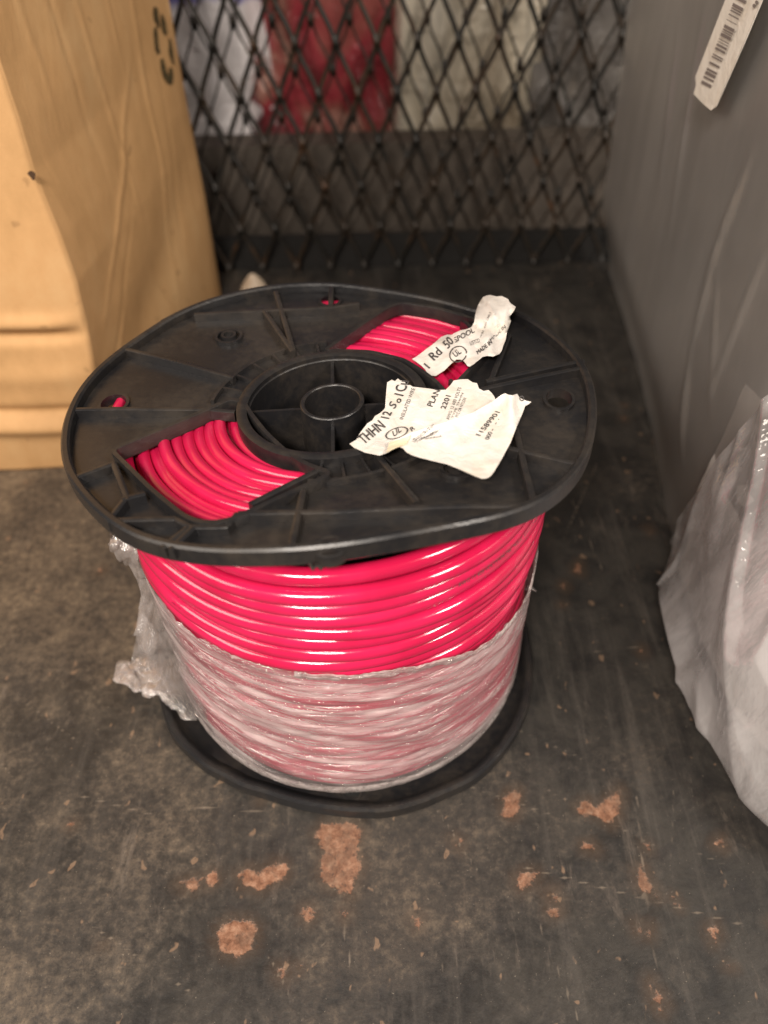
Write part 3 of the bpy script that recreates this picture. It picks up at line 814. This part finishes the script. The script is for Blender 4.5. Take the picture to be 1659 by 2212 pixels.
    T3('LISTED', (1040, 500), (1120, 470), (-8, -30)); T3('MADE IN', (1100, 575), (1220, 480), (-16, -28), bold=.6); T3('WIRE AND CABLE', (1130, 440), (1210, 230), (-14, -6)); T3('MADE IN', (1210, 470), (1330, 350), (-14, -20), bold=.2)
    mb.build('label_print', INK, lc, False)
build_labels()

# ------------------------------------------------------------------ cardboard box
def build_box():
    B = thing('cardboard_box', 'tall creased brown cardboard box standing left of the wire spool', 'box')
    # corner lines: front-left (out of view), front-right, back-right
    fr0, br0 = np.array([-.160, .1545]), np.array([-.1185, .378])
    HT = .42
    def edge(pxs, y0):
        zs, xs = [], []
        for px, py in pxs: p = at_y(px, py, y0); zs.append(p[2]); xs.append(p[0])
        o = np.argsort(zs); return np.array(zs)[o], np.array(xs)[o]
    zf, xf = edge([(0, 141), (40, 260), (71, 367), (132, 518), (165, 612), (193, 735), (206, 820), (240, 1008)], .1545)
    zb, xb = edge([(365, 0), (400, 203), (443, 424), (473, 608)], .378)
    def ext(z, zz, xx): 
        if z > zz[-1]: return xx[-1] + (xx[-1] - xx[0]) / (zz[-1] - zz[0]) * (z - zz[-1]) * .5
        return float(np.interp(z, zz, xx))
    nz = 210
    def panel(name, P0, P1, nrm, nu, bulge, bumps):
        vs = []; fs = []
        for j in range(nz + 1):
            z = HT * j / nz
            for i in range(nu + 1):
                u = i / nu; a = P0(z); b = P1(z); p = a + (b - a) * u
                d = bulge(u, z) + bumps(u, z)
                p = p + np.array(nrm) * d * math.sin(min(1, max(0, min(u, 1 - u) * 12)) * math.pi / 2)
                vs.append(p)
        for j in range(nz):
            for i in range(nu): k = j * (nu + 1) + i; fs.append((k, k + 1, k + nu + 2, k + nu + 1))
        o = mesh_obj(name, vs, fs, CARD, B)
        md = o.modifiers.new('thickness', 'SOLIDIFY'); md.thickness = .003; md.offset = -1
        return o
    FR = lambda z: np.array([ext(z, zf, xf), .1545, z]); BR = lambda z: np.array([ext(z, zb, xb), .378, z])
    FL = lambda z: np.array([-.42, .150, z]); BL = lambda z: np.array([-.40, .42, z])
    def crush(u, z):   # horizontal buckles of the front panel
        s = 0
        for zc, w, a in ((.040, .006, .0035), (.052, .004, -.0025), (.117, .005, .0022), (.108, .004, -.003), (.079, .008, .0012)):
            s += a * math.exp(-((z - zc - .004 * math.sin(u * 5)) / w) ** 2)
        return s * 1.3 + .002 * fbm(u * 3, z * 8, 3, 2)
    SC_ = []
    for (ua, za, ub, zb_, am, wd) in ((.10, .095, .62, .215, .0022, .0022), (.02, .035, .42, .150, -.0015, .002), (.60, .02, .72, .30, .0020, .0022), (.45, .12, .36, .30, .0016, .002), (.30, .16, .22, .33, -.0014, .002),
                                     (.70, .06, .80, .20, -.0016, .0025), (.55, .20, .52, .34, .0014, .002), (.08, .02, .22, .09, .0022, .002), (.62, .03, .40, .10, .0016, .002), (.15, .20, .12, .30, .0012, .002), (.86, .05, .84, .24, .001, .002)):
        SC_.append((np.array([ua * .227, za]), np.array([ub * .227, zb_]), am, wd))
    def side_b(u, z):
        s = .0022 * fbm(u * 1.6, z * 7, 9, 2); q0 = np.array([u * .227, z])
        q0 = q0 + .003 * np.array([noise.noise(Vector((u * 9, z * 30, 1))), noise.noise(Vector((u * 9, z * 30, 7)))])
        for A_, B_, am, wd in SC_:
            ab = B_ - A_; q_ = q0 - A_; tt = min(1, max(0, float(q_ @ ab) / float(ab @ ab))); dd = float(np.linalg.norm(q_ - ab * tt))
            s += .65 * am * (math.exp(-(dd / wd)) - .6 * math.exp(-(dd / (wd * 4)))) * math.sin(math.pi * (.05 + .9 * tt))
        s -= .003 * math.exp(-((z - .05 - .1 * (u - .2)) / .03) ** 2) * sm(.15, .4, u) * sm(1, .6, u)
        return s
    panel('front_panel', FL, FR, (0, -1, 0), 110, lambda u, z: .004 * math.sin(z / HT * math.pi), crush)
    sp = panel('side_panel', FR, BR, (.98, -.18, 0), 110, lambda u, z: .004 * math.sin(u * math.pi) * math.sin(z / HT * math.pi), side_b)
    panel('back_panel', BR, BL, (0, 1, 0), 8, lambda u, z: 0, lambda u, z: 0)
    panel('left_panel', BL, FL, (-1, 0, 0), 8, lambda u, z: 0, lambda u, z: 0)
    # top flaps, above the picture
    vs = [FR(HT), BR(HT), BL(HT), FL(HT)]; o = mesh_obj('top_flap', vs, [(0, 1, 2, 3)], CARD, B, False)
    md = o.modifiers.new('thickness', 'SOLIDIFY'); md.thickness = .003
    # printed ring of arrows on the side panel: each blob is laid on the panel surface
    def on_side(px, py):
        x = -.14
        d = ray(px, py)
        lo, hi = .3, 1.2
        def g(t):
            p = CC + d * t; u = (p[1] - .1545) / (.378 - .1545); z = p[2]
            a, b = FR(z), BR(z); xs = a[0] + (b[0] - a[0]) * u
            return p[0] - xs
        ts = np.linspace(.3, .9, 400); v = [g(t) for t in ts]
        for k in range(399):
            if v[k] > 0 >= v[k + 1]: return CC + d * ts[k]
        return CC + d * ts[-1]
    q = lambda l: [((500 + a * .3014) * .5486, b * .3014 * .5486) for a, b in l]
    blobs = [[(320, 90), (350, 85), (380, 110), (390, 250), (405, 350), (380, 370), (350, 300), (325, 270), (315, 180)],
             [(425, 165), (450, 200), (480, 280), (500, 440), (480, 465), (440, 420), (425, 300)],
             [(315, 360), (350, 350), (365, 450), (375, 620), (395, 690), (360, 715), (330, 640), (318, 500)],
             [(520, 490), (550, 520), (565, 620), (575, 760), (572, 865), (545, 800), (515, 700)],
             [(390, 760), (430, 770), (445, 850), (470, 960), (495, 990), (510, 870), (545, 880), (560, 960), (545, 1100), (480, 1095), (430, 1020), (400, 920)]]
    mb = MB()
    nrm = np.array([.98, -.18, 0])
    for bl in blobs:
        P = resample(rounded(q(bl), 3), 2.5, True); vs = [Vector((float(p[0]), float(p[1]))) for p in P]
        cons = [(i, (i + 1) % len(vs)) for i in range(len(vs))]; bb = np.array([tuple(v) for v in vs])
        for gx in np.arange(bb[:, 0].min(), bb[:, 0].max(), 3):
            for gy in np.arange(bb[:, 1].min(), bb[:, 1].max(), 3):
                if polydist(np.array([[gx, gy]]), bb)[0] < -1: vs.append(Vector((float(gx), float(gy))))
        v2, _, f2, *_ = delaunay_2d_cdt(vs, cons, [], 1, 1e-6)
        out = []
        for v in v2:
            p = on_side(*v); u = (p[1] - .1545) / (.378 - .1545)
            z = p[2]; dd = .004 * math.sin(u * math.pi) * math.sin(z / HT * math.pi) + side_b(u, z)
            out.append(p + nrm * (dd * math.sin(min(1, max(0, min(u, 1 - u) * 12)) * math.pi / 2) + .0006))
        mb.add(out, [tuple(f) for f in f2])
    m = Mat('faded_green_black_ink'); c = m.coord(); m.base(m.ramp(m.noise(c, 220, 4, .7), [(.35, (.035, .028, .008)), (.7, (.13, .085, .03))])); m.set(Roughness=.8)
    mb.build('printed_symbol', m.m, sp, False)
    # small puncture in the front corner
    c = at_y(71, 377, .150); mb = MB()
    mb.add([c + np.array([.0017 * math.cos(t) * (1 + .4 * math.sin(3 * t)), -.0012, .0024 * math.sin(t)]) for t in np.linspace(0, 2 * math.pi, 14, endpoint=False)], [tuple(range(14))])
    mb.build('puncture', m_flat('torn_board', (.06, .03, .012), .9), B, False)
build_box()

# ------------------------------------------------------------------ steel mesh panels
def build_mesh(y, label, dx=0., dz=0., zlo=-.004, th=.0019):
    mb = MB(); PW, PH = .0305, .0715      # diamond width and height
    nx0, nx1 = -14, 18; nzn = 10
    def P(i, j): return np.array([i * PW / 2 + dx, y, zlo + dz + j * PH / 2])
    rs = random.Random(2)
    for j in range(0, nzn):
        for i in range(nx0, nx1):
            if (i + j) % 2: continue
            for s in (-1, 1):
                a = P(i, j); b = P(i + s, j + 1)
                pts = []
                for k in range(7):       # strands bend into an S between the knuckles, as in expanded metal
                    t = k / 6; sx = t + .035 * math.sin(2 * math.pi * t) * -1
                    pts.append(np.array([a[0] + (b[0] - a[0]) * sx, y + .0012 * s * math.cos(math.pi * t), a[2] + (b[2] - a[2]) * t]))
                mb.tube(pts, [.0026, th, th, th, th, th, .0026], seg=6)
    for j in range(1, nzn):
        for i in range(nx0, nx1):
            if (i + j) % 2: continue
            a = P(i, j); mb.tube([a - [0, 0, .0045], a - [0, 0, .002], a + [0, 0, .002], a + [0, 0, .0045]], [.0014, .0031, .0031, .0014], seg=6)
    o = mb.build('wire_mesh_panel', MESHM)
    tag(o, label, 'mesh panel'); return o
build_mesh(.413, 'black expanded steel mesh panel at the back edge of the shelf deck', dx=.0095, dz=.012)
build_mesh(.462, 'second black steel mesh panel showing blurred through the nearer one', dx=.004, dz=-.020, th=.0010)

mb = MB(); bx(mb, (-.42, .4275, -.03), (.46, .4315, .030)); o = mb.build('steel_rail', m_flat('black_painted_steel', (.012, .011, .010), .55), None, False)
tag(o, 'low black steel rail running behind the bottom of the mesh', 'rail')

# ------------------------------------------------------------------ goods behind the mesh
def pillow(name, label, cat, c, sx, sy, sz, mat, seed, amp=.022):
    """soft crumpled package"""
    n, m = 64, 48; vs = []; fs = []
    for j in range(m + 1):
        v = math.pi * j / m - math.pi / 2
        for i in range(n):
            a = 2 * math.pi * i / n
            cx = math.copysign(abs(math.cos(a)) ** .6, math.cos(a)) * math.cos(v) ** .6 if math.cos(v) > 0 else 0
            cy = math.copysign(abs(math.sin(a)) ** .6, math.sin(a)) * math.cos(v) ** .6 if math.cos(v) > 0 else 0
            cz = math.copysign(abs(math.sin(v)) ** .5, math.sin(v))
            d = 1 + amp * 5 * noise.noise(Vector((cx * 2 + seed, cy * 2, cz * 3))) ; e = amp * (ridge(cx * 4 + seed, cz * 5, cy) - .5)
            vs.append((c[0] + sx * cx * d, c[1] + sy * cy * d - e, max(c[2] - sz, c[2] + sz * cz * (1 + .03 * d))))
    for j in range(m):
        for i in range(n): fs.append((j * n + i, j * n + (i + 1) % n, (j + 1) * n + (i + 1) % n, (j + 1) * n + i))
    o = mesh_obj(name, vs, fs, mat); tag(o, label, cat); return o
def m_wrap(name, stops, scale=8, stretch=(1, 1, 1), rough=.3, axis=None):
    m = Mat(name); c = m.coord(); n = m.noise(m.mapping(c, stretch), scale, 4, .6, 1.0)
    m.base(m.ramp(n, stops)); m.set(Roughness=rough); m.b.inputs['Coat Weight'].default_value = .3; m.normal(m.bump(m.noise(m.mapping(c, (1, 1, .5)), 28, 4, .6, 1.6), 1, .014)); return m.m
def m_printbag():
    m = Mat('blue_and_white_print'); c = m.coord(); s = m.n.new('ShaderNodeSeparateXYZ'); m.link(c, s.inputs[0])
    z = m.math('ADD', s.outputs[2], m.math('MULTIPLY', m.noise(c, 20, 3), .03))
    w = m.rng(z, .196, .205)
    m.base(m.mix(w, (.80, .76, .76), (.17, .16, .50))); m.set(Roughness=.25); m.normal(m.bump(m.noise(c, 40, 4, .6, 1.2), .8, .006)); return m.m
pillow('plastic_package', 'glossy white plastic package with a blue top band behind the mesh beside the cardboard box', 'package', (-.165, .600, .20), .095, .050, .20, m_printbag(), 1)
pillow('plastic_package', 'dark red glossy package behind the mesh next to the blue and white one', 'package', (-.028, .605, .19), .086, .050, .19, m_wrap('red_wrap', [(.34, (.10, .02, .022)), (.47, (.36, .045, .06)), (.56, (.30, .10, .08)), (.66, (.60, .38, .30)), (.8, (.75, .6, .5))]), 5)
pillow('plastic_package', 'cream and silver shiny wrapped package behind the mesh, right of the red one', 'package', (.105, .600, .19), .076, .050, .19, m_wrap('cream_wrap', [(.32, (.26, .21, .15)), (.5, (.62, .55, .43)), (.68, (.78, .72, .60))], 10, (1, 1, .4), .25), 9)
pillow('plastic_package', 'dull grey wrapped package behind the mesh near the grey bagged block', 'package', (.245, .605, .18), .090, .050, .18, m_wrap('grey_wrap', [(.35, (.09, .08, .075)), (.6, (.17, .155, .14)), (.72, (.22, .19, .16))], 12, (1, 1, .5), .4), 14)
mb = MB(); bx(mb, (-.17, .490, -.0035), (.36, .520, .086)); mb2 = MB(); bx(mb2, (-.42, .4322, -.012), (.46, .799, -.004)); o = mb2.build('back_deck', m_flat('dusty_deck', (.06, .05, .04), .7), None, False); o['kind'] = 'structure'
o = mb.build('brown_carton', m_flat('dull_taupe_board', (.10, .082, .066), .8), None, False); 
tag(o, 'low taupe carton lying behind the mesh under the shiny packages', 'carton')
mb = MB(); bx(mb, (-.6, .80, -.1), (.7, .82, .7)); o = mb.build('wall', m_flat('dark_wall', (.05, .045, .04), .9), None, False); o['kind'] = 'structure'

# scrap behind the spool
p = at_y(545, 592, .36)
vs = []; fs = []; n = 26
for j in range(17):
    v = j / 16
    for i in range(n):
        a = 2 * math.pi * i / n; r = math.cos(v * math.pi / 2) ** .7 * (1 + .15 * noise.noise(Vector((a, v * 2, 3))))
        vs.append((p[0] + .0155 * r * math.cos(a), p[1] + .009 * r * math.sin(a), (p[2] + .001) * v))
for j in range(16):
    for i in range(n): fs.append((j * n + i, j * n + (i + 1) % n, (j + 1) * n + (i + 1) % n, (j + 1) * n + i))
o = mesh_obj('paper_scrap', vs, fs, m_paper('beige_paper', (.55, .45, .34), (.42, .32, .22))); tag(o, 'small beige rounded scrap behind the spool near the cardboard box', 'scrap')

# ------------------------------------------------------------------ bagged grey block on the right
def build_bag():
    B = thing('bagged_block', 'large grey cloth block in a clear plastic bag on the right', 'package')
    # left face, given as x over (y, z)
    ys = [-.16, -.11, -.05, 0, .03, .10, .18, .26, .33, .395]
    xb = [.262, .225, .2, .196, .197, .202, .214, .222, .228, .232]     # at the deck
    xm = [.262, .222, .200, .195, .193, .193, .197, .204, .210, .214]    # higher up
    def face_x(y, z):
        a = np.interp(y, ys, xb); b = np.interp(y, ys, xm); t = sm(0, .075, z)
        return float(a + (b - a) * t - .006 * sm(.08, .25, z) * sm(.2, .4, y))
    def shell(off, name, mat, parent, n=(150, 90), crease=0., ht=.36, uv=False):
        vs = []; fs = []; nu, nz = n
        path = []
        for k in range(nu + 1):
            t = k / nu
            if t < .75: y = .40 - (.40 + .13) * (t / .75); path.append((y, None))
            else: path.append((-.13 - .04 * math.sin((t - .75) / .25 * math.pi / 2), (t - .75) / .25))
        for j in range(nz + 1):
            z = ht * j / nz
            for k, (y, e) in enumerate(path):
                x = face_x(max(y, -.13), z) + (0 if e is None else .25 * (1 - math.cos(e * math.pi / 2)) + .03 * e)
                c = 0
                if crease:
                    c = crease * (ridge(y * 5 + z * 2.5, z * 3 + y * 2, 1) - .5) * .5
                if crease > .002 and e is None:
                    for (A_, B_, am, wd) in CRS:
                        ab = B_ - A_; q_ = np.array([y, z]) - A_; tt = min(1, max(0, float(q_ @ ab) / float(ab @ ab))); dd = float(np.linalg.norm(q_ - ab * tt)); c += am * math.exp(-(dd / wd) ** 2) * math.sin(math.pi * (.08 + .84 * tt))
                s = math.sin(min(1, z / .012) * math.pi / 2)
                vs.append((x - off * (1 if e is None else .7) - c, y - (0 if e is None else off), .0008 + z))
        for j in range(nz):
            for k in range(nu): q = j * (nu + 1) + k; fs.append((q, q + 1, q + nu + 2, q + nu + 1))
        return mesh_obj(name, vs, fs, mat, parent)
    CRS = []
    for a_, b_, am, wd in (((1640, 330), (1560, 540), .0022, .003), ((1560, 540), (1500, 760), .0026, .003), ((1500, 760), (1478, 1000), .0024, .003), ((1600, 420), (1520, 640), .0016, .002), ((1560, 560), (1545, 900), .0012, .003), ((1440, 60), (1405, 420), .0016, .005), ((1500, 30), (1440, 500), .0018, .004), ((1659, 560), (1540, 860), .0016, .0025)):
        CRS.append((at_x(*a_, .193)[1:], at_x(*b_, .193)[1:], am, wd))
    blk = shell(0, 'cloth_block', FAB, B, (90, 50), .0015, .345)
    bag = shell(.003, 'plastic_bag', BAGF, B, (260, 170), .0028, .35)
    # gathered end of the bag, lying low at the front
    lo = [(.2205, .12, .002), (.1905, .045, .001), (.1875, .010, .001), (.1880, -.030, .001), (.1895, -.065, .001), (.1945, -.098, .001), (.215, -.125, .001), (.26, -.150, .001), (.36, -.17, .001)]
    hi = [at_x(1452, 1170, .192), at_x(1458, 1205, .190), at_x(1491, 1135, .190), at_x(1540, 1060, .189), at_x(1600, 975, .189), at_x(1659, 898, .190), at_x(1740, 815, .191), (.206, -.060, .19), (.262, -.150, .18)]
    nt, ns = 150, 90; vs = []; fs = []
    for i in range(nt + 1):
        t = i / nt * (len(lo) - 1); k = min(int(t), len(lo) - 2); f = t - k
        A = np.array(lo[k]) * (1 - f) + np.array(lo[k + 1]) * f; H = np.array(hi[k]) * (1 - f) + np.array(hi[k + 1]) * f
        for j in range(ns + 1):
            s = j / ns; p = A + (H - A) * s
            bul = .013 * math.sin(math.pi * s ** .6) * sm(.5, 3, t)
            p = p + np.array([-.010, -.004, 0]) * sm(0, .1, s) * sm(.2, 2.2, t)
            fold = .0075 * (ridge(t * .32 + s * .9, s * .8 - t * .2, 6) - .5) + .0035 * max(0, ridge(t * .8 - s * 1.6, s * 1.2, 2) - .55) * 2
            p = p + np.array([-.85, -.45, .2]) * (bul + fold * sm(0, .12, s))
            if p[2] < .0008: p[2] = .0008
            vs.append(p)
    for i in range(nt):
        for j in range(ns): q = i * (ns + 1) + j; fs.append((q, q + 1, q + ns + 2, q + ns + 1))
    mesh_obj('gathered_bag_end', vs, fs, BAGW, B)
    # white padding showing inside the bag end
    vs = []; fs = []
    for i in range(41):
        for j in range(31):
            u = i / 40; v = j / 30; y = .05 - .20 * u; z = .002 + .14 * v
            x = face_x(max(y, -.13), z) - .0050 + .002 * fbm(u * 4, v * 4, 3) + .03 * u ** 6 + .012 * max(0, v - .45 - .3 * u)
            vs.append((x + .0, y, z))
    for i in range(40):
        for j in range(30): q = i * 31 + j; fs.append((q, q + 1, q + 32, q + 31))
    mesh_obj('white_padding', vs, fs, m_flat('white_foam', (.50, .48, .46), .7), B)
    # barcode sticker on the bag
    XL = .183
    K = lambda a, b: (1453.8 + .1237 * a, .1237 * b)
    out = [K(1840, -700), K(1190, -700), K(910, 0), K(390, 1340), K(400, 1480), K(360, 1640), K(500, 1790), K(660, 1930), K(750, 1860), K(1240, 760), K(1560, 0)]
    def pl(px, py): return at_x(px, py, XL - .0006 * math.sin(py / 40))
    P = [np.array(pl(*p)) for p in out]
    vs = P + [p + np.array([.0004, 0, 0]) for p in P]; n = len(P)
    st = mesh_obj('barcode_sticker', vs, [tuple(range(n)), tuple(reversed(range(n, 2 * n)))] + [(i, (i + 1) % n, n + (i + 1) % n, n + i) for i in range(n)], m_paper('sticker_paper', (.80, .74, .66), (.76, .68, .58)), B, False)
    mb = MB(); rs = random.Random(12)
    s0, s1 = np.array([590., 1500.]), np.array([1500., -750.])      # centre line of the bars, bottom to top
    ax = (s1 - s0) / np.linalg.norm(s1 - s0); cr = np.array([175., 92.])
    t = 0; Ltot = np.linalg.norm(s1 - s0)
    while t < Ltot:
        w = rs.choice([16, 26, 40, 60]); g = rs.choice([18, 30, 50, 80])
        a = s0 + ax * t; b = s0 + ax * (t + w); hw = cr * .5
        q = [a - hw, a + hw, b + hw, b - hw]
        mb.add([pl(*K(*p)) - np.array([.0005, 0, 0]) for p in q], [(0, 1, 2, 3)]); t += w + g
    for cc in ((1435, 100), (1480, 40)):
        mb.add([pl(*K(cc[0] + 28 * math.cos(u), cc[1] + 36 * math.sin(u))) - np.array([.0005, 0, 0]) for u in np.linspace(0, 2 * math.pi, 10, endpoint=False)], [tuple(range(10))])
    mb.build('barcode_print', m_flat('worn_print', (.20, .165, .15), .6), st, False)
build_bag()
